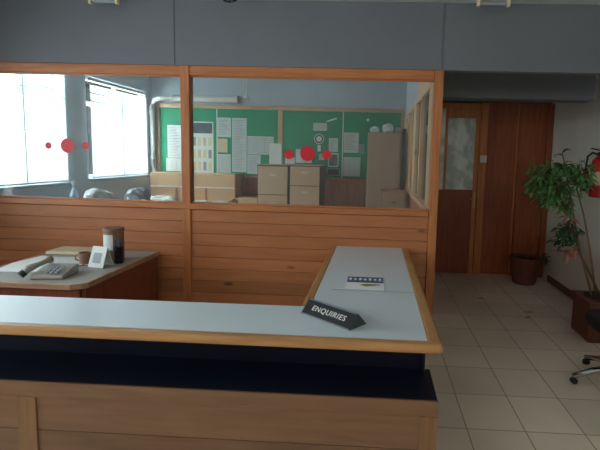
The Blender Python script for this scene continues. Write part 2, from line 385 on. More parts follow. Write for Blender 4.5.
# laminate top (L)
L_ = [(XF, 1.685), (.222, 1.685), (.222, 3.462), (-.283, 3.462), (-.283, 2.022), (XF, 1.985)]
MB().prism(L_, zt-th+.002, zt).build('top', M['laminate'], C)
# lipping
MB().box(XF, .276, 1.638, 1.685, zt-th, zt+.002).build('front_edging', M['oak'], C, bevel=.012, seg=3)
MB().prism([(.222, 1.680), (.276, 1.645), (.272, 3.462), (.222, 3.462)], zt-th, zt+.0025).build('side_edging', M['oaky'], C, bevel=.010, seg=3)
MB().prism([(-.325, 2.030), (-.283, 2.032), (-.283, 3.462), (-.325, 3.462)], zt-th, zt+.002).build('side_edging', M['oaky'], C, bevel=.008, seg=3)
MB().box(-.207, .220, 2.296, 2.303, zt+.0002, zt+.0012).build('joint_strip', M['inkgrey'], C)
MB().box(XF, -.33, 1.99, 2.02, zt-th-.06, zt-th-.002).build('rear_rail', M['frontz'], C)
# lower shelf, riser, cabinet
MB().box(XF, .277, 1.712, 1.985, .560, .580).build('shelf', M['navy'], C, bevel=.002)
MB().box(XF, .238, 1.985, 2.000, .03, zt-th-.001).build('riser', M['navy'], C)
MB().box(.238, .25, 1.95, 2.000, .582, zt-th-.001).build('riser_end', M['navy'], C)
MB().box(XF, .279, 1.700, 1.712, .518, .583).build('top_rail', M['front'], C, bevel=.002)
b = MB()
for z1 in (.516, .370, .224):
    b.box(XF, .27, 1.707, 1.72, max(z1-.144, .08), z1)
b.build('board_panel', M['front'], C, bevel=.002)
MB().box(XF, .27, 1.72, 1.735, .08, .56).build('backing', M['ink'], C)
for x0, x1 in ((-2.72, -2.64), (-1.452, -1.372), (.205, .279)):
    MB().box(x0, x1, 1.699, 1.714, .08, .5175).build('stile', M['frontz'], C, bevel=.002)
MB().box(.266, .277, 1.716, 1.985, .08, .558).build('end_panel', M['frontz'], C)
MB().box(XF, .25, 1.75, 1.97, 0, .08).build('plinth', M['black'], C)
# body under the arm
MB().box(.20, .22, 2.002, 3.455, 0, zt-th-.001).build('arm_panel', M['front'], C)
MB().box(-.27, -.25, 2.002, 3.455, 0, zt-th-.001).build('arm_panel', M['front'], C)

# enquiries sign (triangular prism)
a = Vector((-.312, 1.925, 0)); e = Vector((-.085, 1.745, 0)); d = (e-a); Ls = d.length; ang = math.atan2(d.y, d.x)
sg = thing('desk_sign', 'black triangular desk sign reading ENQUIRIES on the white counter', 'sign', (a.x, a.y, zt+.0015), rz=ang)
Ms = R(ang, (a.x, a.y, zt+.0015))
wS, hS = .108, .058
MB().prism([(0, 0), (wS, 0), (wS/2, hS)], .002, Ls-.002, 'x', Ms).build('body', M['signblack'], sg, bevel=.002)
MB().prism([(0, 0), (wS, 0), (wS/2, hS)], Ls-.0018, Ls, 'x', Ms).build('end_cap', M['signgrey'], sg)
MB().prism([(0, 0), (wS, 0), (wS/2, hS)], 0, .0018, 'x', Ms).build('end_cap', M['signgrey'], sg)
def text_mesh(txt, size):
    c = bpy.data.curves.new('lettering', 'FONT'); c.body = txt; c.size = size; c.extrude = .0004; c.align_x = 'CENTER'; c.align_y = 'CENTER'
    c.shear = .1; c.offset = .0001; c.space_character = 1.12
    o = bpy.data.objects.new('lettering_source', c); COL.objects.link(o)
    dg = bpy.context.evaluated_depsgraph_get(); me = bpy.data.meshes.new_from_object(o.evaluated_get(dg))
    bpy.data.objects.remove(o); return me
me = text_mesh('ENQUIRIES', .033); me.name = 'lettering'; me.materials.clear(); me.materials.append(M['white'])
sl = math.atan2(hS, wS/2); ln = math.hypot(wS/2, hS)
tm = Ms @ Matrix.Translation((Ls/2, wS/4, hS/2)) @ Matrix.Rotation(sl, 4, 'X') @ Matrix.Translation((0, 0, .0012)) @ Matrix.Scale(1.12, 4, (1, 0, 0))
me.transform(tm)
o = bpy.data.objects.new('lettering', me); COL.objects.link(o); o.parent = sg; o.matrix_parent_inverse = wm(sg).inverted()
# thin frame around the face
fm = Ms @ Matrix.Rotation(sl, 4, 'X')
f = MB()
f.box(.004, Ls-.004, .003, .005, .0006, .0014, fm).box(.004, Ls-.004, ln-.006, ln-.004, .0006, .0014, fm)
f.build('border', M['inkgrey'], sg)

# brochure
br = thing('brochure', 'white brochure with blue picture strip on the counter arm', 'leaflet', (-.04, 2.44, zt+.001))
MB().box(-.142, .066, 2.33, 2.565, zt+.0008, zt+.003).build('sheet', M['paper'], br)
p = MB()
p.box(-.140, .064, 2.445, 2.562, zt+.0031, zt+.0036)
p.build('blue_picture', mat('brochure_blue', (58, 84, 124), .4, var=.5, vscale=30), br)
p = MB()
for i in range(7): p.box(-.13+i*.028, -.116+i*.028, 2.49, 2.535-.01*(i % 2), zt+.0037, zt+.0040)
p.build('picture_detail', M['paper'], br)
MB().prism([(-.07, 2.40), (-.03, 2.37), (.04, 2.40), (.05, 2.415), (-.03, 2.425)], zt+.0031, zt+.0035).build('yellow_picture', mat('brochure_olive', (138, 132, 60), .5, var=.3, vscale=40), br)

# ------------------------------------------------------------------ staff desk behind the counter
K = thing('office_desk', 'wooden office desk with grey top against the panelled partition', 'desk', (-2.08, 2.95, 0))
MB().prism([(-2.46, 2.51), (-1.76, 2.51), (-1.715, 2.545), (-1.715, 3.43), (-2.46, 3.43)], .722, .748).build('desktop', M['desktop'], K)
e_ = MB().box(-2.46, -1.76, 2.485, 2.51, .716, .75).prism([(-1.76, 2.485), (-1.71, 2.515), (-1.69, 2.545), (-1.715, 2.545), (-1.76, 2.51)], .716, .75)
e_.box(-2.48, -2.46, 2.485, 3.43, .716, .75)
e_.box(-1.715, -1.69, 2.545, 3.43, .716, .75).build('edging', M['deskedge'], K, bevel=.003)
MB().box(-2.45, -1.73, 2.52, 2.54, .05, .715).build('front_panel', M['deskw'], K)
MB().box(-2.457, -2.443, 2.545, 3.42, .05, .715).build('side_panel', M['deskw'], K)
MB().box(-1.727, -1.705, 2.54, 3.42, .05, .715).build('side_panel', M['deskw'], K)
for x in (-2.44, -1.76):
    for y in (2.56, 3.37): MB().box(x, x+.04, y, y+.04, 0, .715).build('leg', M['deskw'], K)
dz = .7505
# papers
pp = tag(MB().prism([(-2.40, 2.68), (-2.13, 2.72), (-2.08, 2.9), (-2.10, 3.07), (-2.42, 3.13), (-2.45, 2.9)], dz, dz+.006).build('paper_sheets', M['paper']), 'large white paper sheets lying on the grey desk top', 'paper')
pp2 = tag(MB().box(-.18, .16, -.12, .12, 0, .004, R(.25, (-2.10, 3.0, dz+.0065))).build('paper_sheet', M['greypaper']), 'single white sheet beside the telephone, near the envelope', 'paper')
en = thing('envelope', 'brown envelope lying at the back of the desk by the boards', 'envelope', (-2.35, 3.30, dz))
MB().box(-.20, .22, -.10, .09, 0, .022, R(.05, (-2.25, 3.31, dz))).build('body', M['tanpaper'], en, bevel=.004)
MB().prism([(-.18, .085), (.2, .085), (.01, -.02)], .0225, .0245, 'z', R(.05, (-2.25, 3.31, dz))).build('flap', M['tanpaper'], en)
# telephone
tx, ty, ta = -1.985, 2.665, math.radians(8)
T_ = thing('telephone', 'putty grey desk telephone at the front corner of the office desk', 'telephone', (tx, ty, dz), rz=ta)
Mt = R(ta, (tx, ty, dz))
MB().prism([(-.10, .0), (.10, 0), (.10, .055), (.04, .048), (-.10, .022)], -.09, .10, 'x', Mt).build('base', M['phone'], T_, bevel=.008, seg=3)
MB().tube([Mt @ Vector(p) for p in ((-.125, -.085, .04), (-.11, -.07, .06), (-.07, -.02, .078), (-.06, .04, .084), (-.07, .085, .08))], [.020, .024, .015, .016, .024], 12).build('handset', M['phone'], T_, smooth=True)
MB().tube([Mt @ Vector(p) for p in ((-.138, -.10, .026), (-.124, -.082, .042))], .022, 12).build('mouthpiece', M['black'], T_)
kp = MB()
for i in range(3):
    for j in range(4): kp.box(-.01+i*.028, .008+i*.028, -.085+j*.024, -.069+j*.024, .034+j*.006, .044+j*.006, Mt)
kp.build('keypad', M['inkgrey'], T_)
# tin with pens, tent card, small cup, stapler-like black phone
tn = thing('storage_tin', 'tall brown tin with pale label on the desk corner', 'tin', (-1.868, 3.12, dz))
MB().lathe([(.064, 0), (.066, .004), (.066, .205), (.062, .207)], (-1.868, 3.12, dz), 28).build('body', M['tin'], tn, smooth=False)
MB().lathe([(.068, .2075), (.069, .212), (.069, .232), (.06, .236)], (-1.868, 3.12, dz), 28).build('lid', M['tin'], tn)
lb = MB()
for k in range(7):
    a0 = math.radians(-150+k*12); a1 = math.radians(-150+(k+1)*12); r = .0675
    lb.poly([(-1.868+r*math.cos(a0), 3.12+r*math.sin(a0), dz+.08), (-1.868+r*math.cos(a1), 3.12+r*math.sin(a1), dz+.08), (-1.868+r*math.cos(a1), 3.12+r*math.sin(a1), dz+.19), (-1.868+r*math.cos(a0), 3.12+r*math.sin(a0), dz+.19)])
lb.build('label', M['greypaper'], tn)
cd = thing('tent_card', 'small folded printed card standing before the brown tin', 'card', (-1.855, 2.93, dz))
Mc = R(math.radians(-12), (-1.855, 2.93, dz))
MB().prism([(-.05, 0), (-.046, 0), (.0, .125), (.046, 0), (.05, 0), (.0, .135)], -.055, .065, 'x', Mc).build('folded_card', M['greypaper'], cd)
cp = MB(); sl2 = Mc @ Matrix.Translation((0, -.05, 0)) @ Matrix.Rotation(math.atan2(.135, .05), 4, 'X')
cp.box(-.03, .035, .03, .10, .0006, .0012, sl2).build('print', M['inkgrey'], cd)
cu = thing('mug', 'small dark brown mug beside the folded card', 'mug', (-1.97, 2.95, dz))
MB().lathe([(.034, 0), (.04, .004), (.043, .085), (.039, .085), (.036, .01), (.001, .008)], (-1.97, 2.95, dz), 24).build('cup', M['tin'], cu, smooth=False)
MB().tube([(-2.012, 2.95, dz+.07), (-2.04, 2.95, dz+.062), (-2.043, 2.95, dz+.035), (-2.01, 2.95, dz+.022)], .006).build('handle', M['tin'], cu)
bp_ = thing('pen_holder', 'black pen holder with pens beside the brown tin', 'pen holder', (-1.785, 3.03, dz))
MB().lathe([(.028, 0), (.03, .003), (.032, .115), (.028, .115), (.026, .01), (.001, .008)], (-1.785, 3.03, dz), 20).build('cup', M['black'], bp_)
for i in range(4):
    dx, dy = .012*math.cos(i*1.6), .012*math.sin(i*1.6)
    MB().tube([(-1.785+dx*.6, 3.03+dy*.6, dz+.012), (-1.785+dx*1.6, 3.03+dy*1.6, dz+.145+.01*i)], .0035, 8).build('pen', M['blueink'] if i % 2 else M['black'], bp_)

# ------------------------------------------------------------------ red dots on the glass
def dot(x, z, r, label):
    n = MB(); M_ = Matrix.Translation((x, YP-.0045, z)) @ Matrix.Rotation(PI/2, 4, 'X')
    n.lathe([(r, 0), (r, .0012)], (0, 0, 0), 28, M_)
    tag(n.build('round_sticker', M['dot']), label, 'sticker', 'red dot stickers on the partition glass')
dot(-2.602, 1.56, .027, 'small red dot sticker, leftmost on the left glass pane')
dot(-2.447, 1.562, .056, 'large red dot sticker on the left glass pane')
dot(-2.300, 1.567, .028, 'small red dot sticker right of the large one, left glass pane')
dot(-.676, 1.541, .036, 'small red dot sticker on the right glass pane, left of the large one')
dot(-.531, 1.552, .058, 'large red dot sticker on the right glass pane')
dot(-.381, 1.548, .035, 'small red dot sticker, rightmost on the right glass pane')

# ------------------------------------------------------------------ notice board and pinned papers
NB = thing('notice_board', 'long green notice board with pale wooden frame on back wall', 'notice board', (-1.5, YB, 1.2))
MB().box(-3.36, .36, YB-.022, YB-.002, 1.20, 2.21).build('baize', M['green'], NB)
MB().box(-3.40, .40, YB-.035, YB-.002, 2.21, 2.27).build('top_frame', M['boardfr'], NB, bevel=.003)
MB().box(-3.40, .40, YB-.045, YB-.002, 1.175, 1.20).build('bottom_frame', M['inwood'], NB, bevel=.003)
for x0, x1 in ((-3.40, -3.36), (.36, .40), (-1.515, -1.44)):
    MB().box(x0, x1, YB-.034, YB-.002, 1.2, 2.21).build('upright', M['boardfr'], NB, bevel=.003)
for x in (-2.463, -.515): MB().box(x-.008, x+.008, YB-.026, YB-.0225, 1.2, 2.21).build('joint_strip', M['white'], NB)
yb = YB-.023
def sheet(x0, x1, z0, z1, label, style='text', m='paper', name='notice', group='papers pinned to the green board'):
    o = thing(name, label, 'notice' if name != 'poster' else 'poster', ((x0+x1)/2, yb, z0), group)
    MB().box(x0, x1, yb-.003, yb-.0005, z0, z1).build('sheet', M[m], o)
    g = MB(); yy0, yy1 = yb-.0042, yb-.0032; rr = random.Random(int(x0*1000)+int(z0*100))
    if style == 'text':
        z = z1-.035
        while z > z0+.03:
            g.box(x0+.02, x0+.02+(x1-x0-.04)*rr.uniform(.55, 1), yy0, yy1, z-.006, z); z -= .024
        g.build('print', M['inkgrey'], o)
    elif style == 'table':
        z = z1-.03
        while z > z0+.02: g.box(x0+.015, x1-.015, yy0, yy1, z-.003, z); z -= .03
        for k in range(4): x = x0+.015+(x1-x0-.03)*k/3; g.box(x-.0015, x+.0015, yy0, yy1, z0+.02, z1-.03)
        g.build('print', M['inkgrey'], o)
    return o
sheet(-3.243, -3.03, 1.445, 1.946, 'tall white paper pinned left of the partition post', 'text')
sheet(-3.269, -3.017, 1.236, 1.438, 'wide white paper pinned below the tall one left of the post', 'table', 'paper')
po = sheet(-2.99, -2.52, 1.207, 2.01, 'large wall chart with dark heading and rows of yellow and red pictures', 'none', 'paper', 'poster')
g = MB().box(-2.95, -2.535, yb-.0045, yb-.0032, 1.83, 1.99); g.build('heading', mat('chart_heading', (74, 84, 92), .6, var=.6, vscale=14), po)
for r in range(3):
    zc = 1.70-r*.19
    for c in range(5):
        x = -2.93+c*.083
        g = MB().box(x, x+.05, yb-.0045, yb-.0032, zc-.06, zc+.07)
        g.build('picture', [M['yellow'], M['inkgrey'], M['yellow'], M['tanpaper']][(r+c) % 4], po)
sheet(-2.452, -2.245, 1.781, 2.078, 'white notice at the top right of the wall chart', 'text', 'greypaper')
sheet(-2.452, -2.30, 1.547, 1.757, 'small tan notice between two white ones', 'none', 'tanpaper')
sheet(-2.452, -2.25, 1.23, 1.519, 'white notice under the small tan one', 'table', 'greypaper')
sheet(-2.228, -2.0, 1.253, 2.077, 'very long white printed list reaching down the green board', 'text', 'greypaper')
sheet(-1.990, -1.579, 1.53, 1.808, 'wide white form to the right of the long list', 'table', 'greypaper')
sheet(-1.990, -1.781, 1.228, 1.524, 'white notice directly beneath the wide form', 'text', 'greypaper')
sheet(-1.40, -1.25, 1.40, 1.50, 'small white slip beside the left small red dot', 'none', 'paper')
sheet(-1.235, -.985, 1.421, 1.628, 'white sheet seen behind the large red dot', 'none', 'paper')
sheet(-.972, -.762, 1.915, 2.031, 'small wide white notice near the top of the board', 'table', 'greypaper')
o = tag(MB().box(-.08, .08, 0, .003, -.012, .012, Matrix.Translation((-.69, yb-.0035, 2.083)) @ Matrix.Rotation(math.radians(-18), 4, 'Y')).build('paper_strip', M['paper']), 'thin slanting white paper strip at the top of the board', 'paper')
ro = thing('rosette', 'round black and white emblem notice on the green board', 'notice', (-.879, yb, 1.67))
Md = Matrix.Translation((-.879, yb-.0005, 1.79)) @ Matrix.Rotation(PI/2, 4, 'X')
MB().lathe([(.078, 0), (.078, .002)], (0, 0, 0), 28, Md).build('disc', M['greypaper'], ro)
MB().lathe([(.062, .0022), (.062, .0028)], (0, 0, 0), 28, Md).build('ring', M['ink'], ro)
MB().lathe([(.044, .0030), (.044, .0036)], (0, 0, 0), 28, Md).build('centre', M['paper'], ro)
MB().box(-.90, -.85, yb-.003, yb-.0005, 1.60, 1.70).build('tail', M['paper'], ro)
sheet(-.729, -.586, 1.60, 1.81, 'small white notice above the black and white picture', 'text', 'greypaper')
sheet(-.875, -.79, 1.47, 1.57, 'tiny tan slip beside the right small red dot', 'none', 'tanpaper')
pc = sheet(-.735, -.573, 1.371, 1.581, 'small dark picture sheet below the little white notice', 'none', 'greypaper')
MB().box(-.72, -.59, yb-.0045, yb-.0032, 1.39, 1.56).build('picture', mat('dark_picture', (92, 108, 104), .6, var=.6, vscale=16), pc)
dk = sheet(-.751, -.547, 1.233, 1.35, 'small dark framed slip at the bottom edge of the board', 'none', 'inkgrey')
MB().box(-.735, -.563, yb-.0045, yb-.0032, 1.25, 1.335).build('dark_print', M['cabdark'], dk)
sheet(-.50, -.27, 1.594, 1.899, 'white notice right of the board joint, upper one', 'text', 'greypaper')
sheet(-.497, -.237, 1.233, 1.527, 'white notice right of the board joint, lower one', 'table', 'greypaper')
sheet(-.262, -.185, 1.581, 1.73, 'narrow grey slip beside the tall metal cupboard', 'none', 'inkgrey')
tag(MB().lathe([(.022, 0), (.022, .003)], (0, 0, 0), 20, Matrix.Translation((-.14, yb-.0005, 2.096)) @ Matrix.Rotation(PI/2, 4, 'X')).build('round_badge', M['paper']), 'tiny round white badge above the tall metal cupboard', 'badge')

# ------------------------------------------------------------------ inner office furniture
def filing(x0, x1, y0, top, dh, label):
    F = thing('filing_cabinet', label, 'filing cabinet', ((x0+x1)/2, y0+.3, 0), 'filing cabinets under the notice board')
    MB().box(x0, x1, y0+.018, y0+.60, 0, top).build('body', M['cabdark'], F, bevel=.004)
    MB().box(x0, x1, y0+.0, y0+.60, top+.0005, top+.012).build('top', M['cabinet'], F, bevel=.003)
    z = top-.012
    while z-dh > .03:
        d = MB().box(x0+.012, x1-.012, y0, y0+.0175, z-dh+.008, z).build('drawer', M['cabinet'], F, bevel=.004)
        xc = (x0+x1)/2
        MB().box(xc-.045, xc+.045, y0-.006, y0-.0005, z-dh*.30-.016, z-dh*.30+.016).build('label_holder', M['steel'], d, bevel=.002)
        z -= dh
filing(-1.645, -1.206, 6.2, 1.385, .40, 'tan filing cabinet, left one of the pair below the board')
filing(-1.192, -.76, 6.2, 1.392, .27, 'tan filing cabinet, right one of the pair with small label holders')
hp = thing('propped_sheet', 'bright white sheet propped up on the left filing cabinet', 'paper', (-1.45, 6.5, 1.398))
MB().box(-1.545, -1.37, 6.50, 6.504, 1.3985, 1.695).build('sheet', M['paper'], hp)
# tall cupboard with crumpled papers
U = thing('metal_cupboard', 'tall grey brown metal cupboard with papers on top', 'cupboard', (.09, 6.4, 0))
MB().box(-.12, .35, 6.2, 6.65, .0, 1.875).build('body', M['cupboard'], U, bevel=.006)
MB().box(-.112, .327, 6.185, 6.199, .06, 1.868).build('door', M['cupboard'], U, bevel=.004)
MB().tube([(.29, 6.18, 1.0), (.29, 6.16, 1.0), (.29, 6.16, 1.12), (.29, 6.18, 1.12)], .006).build('handle', M['chrome'], U)
def lump(name, c, r, label, cat, m, group=None, seed=1, amp=.3, flat=True, sub=3):
    bm = bmesh.new(); bmesh.ops.create_icosphere(bm, subdivisions=sub, radius=1); rr = random.Random(seed)
    ph = [rr.uniform(0, 6) for _ in range(6)]
    for v in bm.verts:
        n = v.co.normalized(); k = 1+amp*(math.sin(5*n.x+ph[0])*math.sin(4*n.y+ph[1])+.6*math.sin(9*n.z+ph[2]+3*n.x)*math.sin(8*n.y+ph[3]))*.7+rr.uniform(-.05, .05)
        v.co = Vector((n.x*r[0]*k, n.y*r[1]*k, max(n.z*r[2]*k, -r[2]*.75)))
    zmin = min(v.co.z for v in bm.verts)
    for v in bm.verts: v.co += Vector((c[0], c[1], c[2]-zmin))
    mb = MB(); mb.bm.free(); mb.bm = bm
    o = mb.build(name, m); return tag(o, label, cat, group)
lump('crumpled_paper', (-.03, 6.4, 1.877), (.065, .08, .05), 'crumpled white paper on the left of the cupboard top', 'paper', M['paper'], 'crumpled papers on the tall cupboard', 3)
lump('crumpled_paper', (.155, 6.38, 1.877), (.078, .08, .075), 'bigger crumpled white paper in the middle of the cupboard top', 'paper', M['paper'], 'crumpled papers on the tall cupboard', 4)
lump('crumpled_paper', (.29, 6.45, 1.877), (.04, .06, .05), 'small crumpled grey paper at the right end of the cupboard top', 'paper', M['greypaper'], 'crumpled papers on the tall cupboard', 8)
SHD = thing('shade_strip', 'narrow dark block standing for the shaded gap between tall cupboard and glazed partition', 'painted shade', (.385, 6.4, 0))  # added dark block, imitates the shaded side of the cupboard
MB().box(.353, .400, 6.17, 6.60, 0, 1.93).build('body', M['cabdark'], SHD, bevel=.003)
MB().box(.356, .397, 6.158, 6.169, .05, 1.92).build('door', M['cabdark'], SHD, bevel=.002)  # front sheet of the same shade block, not a real door
# pedestal in front of cupboard
pd = thing('drawer_pedestal', 'light wooden drawer pedestal in front of the tall cupboard', 'drawers', (.22, 5.7, 0))
MB().box(.075, .395, 5.52, 5.9, 0, 1.125).build('body', M['inwood'], pd, bevel=.004)
for k in range(4):
    d = MB().box(.087, .383, 5.502, 5.519, 1.115-(k+1)*.26+.012, 1.115-k*.26).build('drawer', M['cupboard'], pd, bevel=.004)
    MB().tube([(.20, 5.501, 1.115-k*.26-.12), (.20, 5.488, 1.115-k*.26-.12), (.27, 5.488, 1.115-k*.26-.12), (.27, 5.501, 1.115-k*.26-.12)], .005, 8).build('handle', M['chrome'], d)
# wooden desk screens left of the cabinets
wk = thing('desk_hutch', 'long pale wooden desk hutch standing below the wall chart', 'desk', (-2.7, 6.6, 0))
MB().box(-3.30, -2.03, 6.45, 6.89, 0, .80).build('body', M['carton'], wk, bevel=.004)
MB().box(-3.30, -2.045, 6.47, 6.89, .802, 1.225).build('hutch', M['carton'], wk, bevel=.004)
MB().box(-3.32, -2.04, 6.455, 6.469, 1.02, 1.04).build('shelf_edge', M['paper'], wk)
for x in (-2.92, -2.48): MB().box(x, x+.02, 6.452, 6.468, .802, 1.018).build('divider', M['inwood'], wk)
MB().box(-2.044, -2.03, 6.45, 6.89, .802, 1.24).build('end_panel', M['inwood'], wk)
lo = thing('low_cupboard', 'low brown wooden cupboard between the hutch and filing cabinet', 'cupboard', (-1.85, 6.6, 0))
MB().box(-2.02, -1.665, 6.42, 6.9, 0, .895).build('body', M['carton'], lo, bevel=.004)
MB().box(-2.01, -1.84, 6.405, 6.419, .05, .885).build('door', M['carton'], lo, bevel=.003)
MB().box(-1.835, -1.675, 6.405, 6.419, .05, .885).build('door', M['carton'], lo, bevel=.003)
MB().box(-2.02, -1.665, 6.80, 6.9, .896, 1.17).build('back_board', M['redpanel'], lo)
tb = thing('work_table', 'work table in front of the hutch covered with papers', 'table', (-2.7, 6.0, 0))
MB().box(-3.40, -1.75, 5.72, 6.40, .77, .80).build('tabletop', M['carton'], tb, bevel=.004)
for x in (-3.36, -1.83):
    for y in (5.76, 6.32): MB().box(x, x+.045, y, y+.045, 0, .769).build('leg', M['chrome'], tb)
lump('paper_heap', (-2.95, 6.1, .802), (.20, .16, .07), 'heap of loose white papers on the work table left of the post', 'paper', M['paper'], None, 11, .25)
for i, (x, y, wd, h_, a, lab, m) in enumerate([(-2.47, 6.05, .30, .075, .1, 'stack of white papers on the work table right of the post', 'paper'),
        (-2.13, 6.1, .26, .07, -.2, 'stack of grey papers on the work table near the filing cabinet', 'greypaper')]):
    st = MB()
    for k in range(6): st.box(-wd/2, wd/2, -.11, .11, k*h_/6+.0005, (k+1)*h_/6, R(a+.06*((k*7) % 5-2), (x, y, .801)))
    tag(st.build('paper_stack', M[m]), lab, 'paper', 'paper stacks on the work table')
lump('brown_pouch', (-1.88, 5.90, .801), (.07, .06, .075), 'small dark brown pouch beside the grey paper stack', 'pouch', M['tin'], None, 5, .1)
# side table by the windows with bags
sd = thing('side_table', 'grey side table under the blinds carrying plastic bags', 'table', (-3.0, 4.8, 0))
MB().box(-3.38, -2.32, 4.2, 5.45, .83, .86).build('tabletop', M['desktop'], sd, bevel=.004)
for x in (-3.35, -2.40):
    for y in (4.24, 5.37): MB().box(x, x+.045, y, y+.045, 0, .829).build('leg', M['chrome'], sd)
lump('plastic_bag', (-3.0, 4.72, .862), (.145, .14, .15), 'greyish white plastic bag on the side table', 'bag', M['bagm'], 'plastic bags under the windows', 21, .16)
lump('plastic_bag', (-2.70, 5.00, .862), (.145, .13, .15), 'darker grey plastic bag right of the whitish bag', 'bag', M['bagdark'], 'plastic bags under the windows', 22, .18)
bb = thing('spray_bottle', 'pale blue bottle beneath the blue grey window pillar', 'bottle', (-3.18, 4.62, .862))
MB().lathe([(.04, 0), (.045, .01), (.045, .19), (.02, .25), (.015, .27), (.015, .30)], (-3.18, 4.62, .862), 20).build('bottle_body', M['bagblue'], bb, smooth=False)
MB().lathe([(.019, .301), (.019, .335), (.012, .345)], (-3.18, 4.62, .862), 16).build('cap', M['white'], bb)

# white pipe, screen tube and hanging rod
pi_ = thing('wall_pipe', 'white pipe bending down the corner beside the green board', 'pipe', (-3.44, 6.9, 0))
MB().tube([(-3.12, 6.86, 2.34), (-3.32, 6.86, 2.34), (-3.41, 6.86, 2.31), (-3.445, 6.86, 2.22), (-3.445, 6.86, 1.6), (-3.445, 6.86, 1.35), (-3.42, 6.86, 1.2), (-3.42, 6.86, 0)], .036, 14).build('pipe', M['pipe'], pi_, smooth=True)
for z in (2.1, 1.42): MB().lathe([(.045, 0), (.045, .04)], (-3.445, 6.86, z), 16).build('bracket', M['white'], pi_)
ps = thing('projector_screen', 'rolled white projector screen mounted above the green board', 'projector screen', (-2.65, 6.85, 2.3))
MB().tube([(-3.10, 6.83, 2.345), (-2.12, 6.83, 2.345)], .048, 16).build('casing', M['white'], ps, smooth=False)
for x in (-3.118, -2.118): MB().box(x, x+.018, 6.78, 6.948, 2.293, 2.397).build('end_bracket', M['white'], ps, bevel=.004)
hr = thing('pendant_rod', 'thin white rod with round base hanging above the board', 'ceiling fitting', (-1.96, 6.75, ZC))
MB().tube([(-1.955, 6.75, ZC-.001), (-1.955, 6.75, 2.40)], .012, 10).build('rod', M['pipe'], hr)
MB().lathe([(.04, 0), (.045, .01), (.02, .045), (.012, .05)], (-1.955, 6.75, 2.35), 20).build('base', M['pipe'], hr)

# ------------------------------------------------------------------ corridor: extinguisher, plants, chair
fx, fy = 2.195, 4.53
EB = 1.205
E_ = thing('fire_extinguisher', 'red fire extinguisher hanging on the white right wall', 'fire extinguisher', (fx, fy, EB))
MB().lathe([(.075, 0), (.082, .012), (.082, .31), (.07, .36), (.04, .39), (.028, .40)], (fx, fy, EB), 28).build('cylinder', M['red'], E_, smooth=False)
lb = MB()
for k in range(8):
    a0 = math.radians(170+k*13); a1 = math.radians(170+(k+1)*13); r = .084
    lb.poly([(fx+r*math.cos(a0), fy+r*math.sin(a0), z+.035) if j in (0, 3) else (fx+r*math.cos(a1), fy+r*math.sin(a1), z+.035) for j, z in ((0, 1.29), (1, 1.29), (2, 1.42), (3, 1.42))])
lb.build('label', M['tanpaper'], E_)
MB().lathe([(.03, .402), (.03, .44), (.012, .445)], (fx, fy, EB), 16).build('valve', M['black'], E_)
MB().box(-.10, .02, -.012, .012, 0, .012, Matrix.Translation((fx, fy, EB+.45)) @ Matrix.Rotation(math.radians(12), 4, 'Y')).build('handle', M['black'], E_, bevel=.003)
MB().tube([(fx-.03, fy, 1.625), (fx-.08, fy, 1.64), (fx-.125, fy, 1.60), (fx-.13, fy, 1.52), (fx-.128, fy, 1.44)], .011, 10).build('hose', M['black'], E_, smooth=True)
MB().lathe([(.020, 0), (.03, .01), (.026, .2), (.012, .24)], (fx-.128, fy, 1.26), 14).build('discharge_horn', M['black'], E_)
MB().box(fx+.08, XR+.002, fy-.03, fy+.03, 1.44, 1.54).build('wall_bracket', M['black'], E_)

def leaf_add(mb, base, direction, length, width, rr, droop=.5):
    d = direction.normalized(); side = d.cross(Vector((0, 0, 1)))
    if side.length < .1: side = Vector((1, 0, 0))
    side.normalize(); side = (side + Vector((rr.uniform(-.4, .4), rr.uniform(-.4, .4), rr.uniform(-.5, .5)))).normalized()
    prev = None; n = 5; p = Vector(base)
    for i in range(n+1):
        t = i/n; wd = width*math.sin(PI*min(1, t*.94+.04))**.8*.5
        c = p.copy()
        L1, R1 = mb.bm.verts.new(c-side*wd+Vector((0, 0, wd*.35))), mb.bm.verts.new(c+side*wd+Vector((0, 0, wd*.35))); Cc = mb.bm.verts.new(c)
        if prev:
            mb.bm.faces.new((prev[0], prev[2], Cc, L1)); mb.bm.faces.new((prev[2], prev[1], R1, Cc))
        prev = (L1, R1, Cc)
        d = (d+Vector((0, 0, -droop/n))).normalized(); p += d*length/n
def foliage(centres, rr, stem_pts, mb, ln=(.055, .09), wd=(.022, .036), droop=.9):
    for (c, rad, n) in centres:
        c = Vector(q(c))
        for i in range(n):
            v = Vector((rr.gauss(0, 1), rr.gauss(0, 1), rr.gauss(0, 1))).normalized()*rr.uniform(.1, 1)
            b = c+Vector((v.x*rad[0], v.y*rad[1], v.z*rad[2]))
            dr = Vector((v.x+rr.uniform(-.5, .5), v.y+rr.uniform(-.5, .5), rr.uniform(-.4, .5)))
            leaf_add(mb, b, dr, rr.uniform(*ln), rr.uniform(*wd), rr, droop)
            if i % 2 == 0:
                mid = (b+c)/2+Vector((0, 0, .02)); 
                stem_pts.append([tuple(c), tuple(mid), tuple(b)])
rr = random.Random(5)
PL = thing('potted_plant', 'tall leafy plant on thin stems in brown pot by the right wall', 'plant', (2.05, 4.3, 0))
px_, py_ = 2.04, 3.975
q = lambda p: (p[0]*.925, p[1]*.925, 1.54+(p[2]-1.54)*.925)
MB().prism([(px_-.175, py_-.175), (px_+.175, py_-.175), (px_+.175, py_+.175), (px_-.175, py_+.175)], .0, .34).build('pot', M['pot'], PL, bevel=.02, seg=3)
MB().box(px_-.19, px_+.19, py_-.19, py_+.19, .3405, .362).build('pot_rim', M['pot'], PL, bevel=.006)
MB().lathe([(.14, 0), (.15, .006), (.05, .02)], (px_, py_, .3625), 20).build('soil', M['soil'], PL)
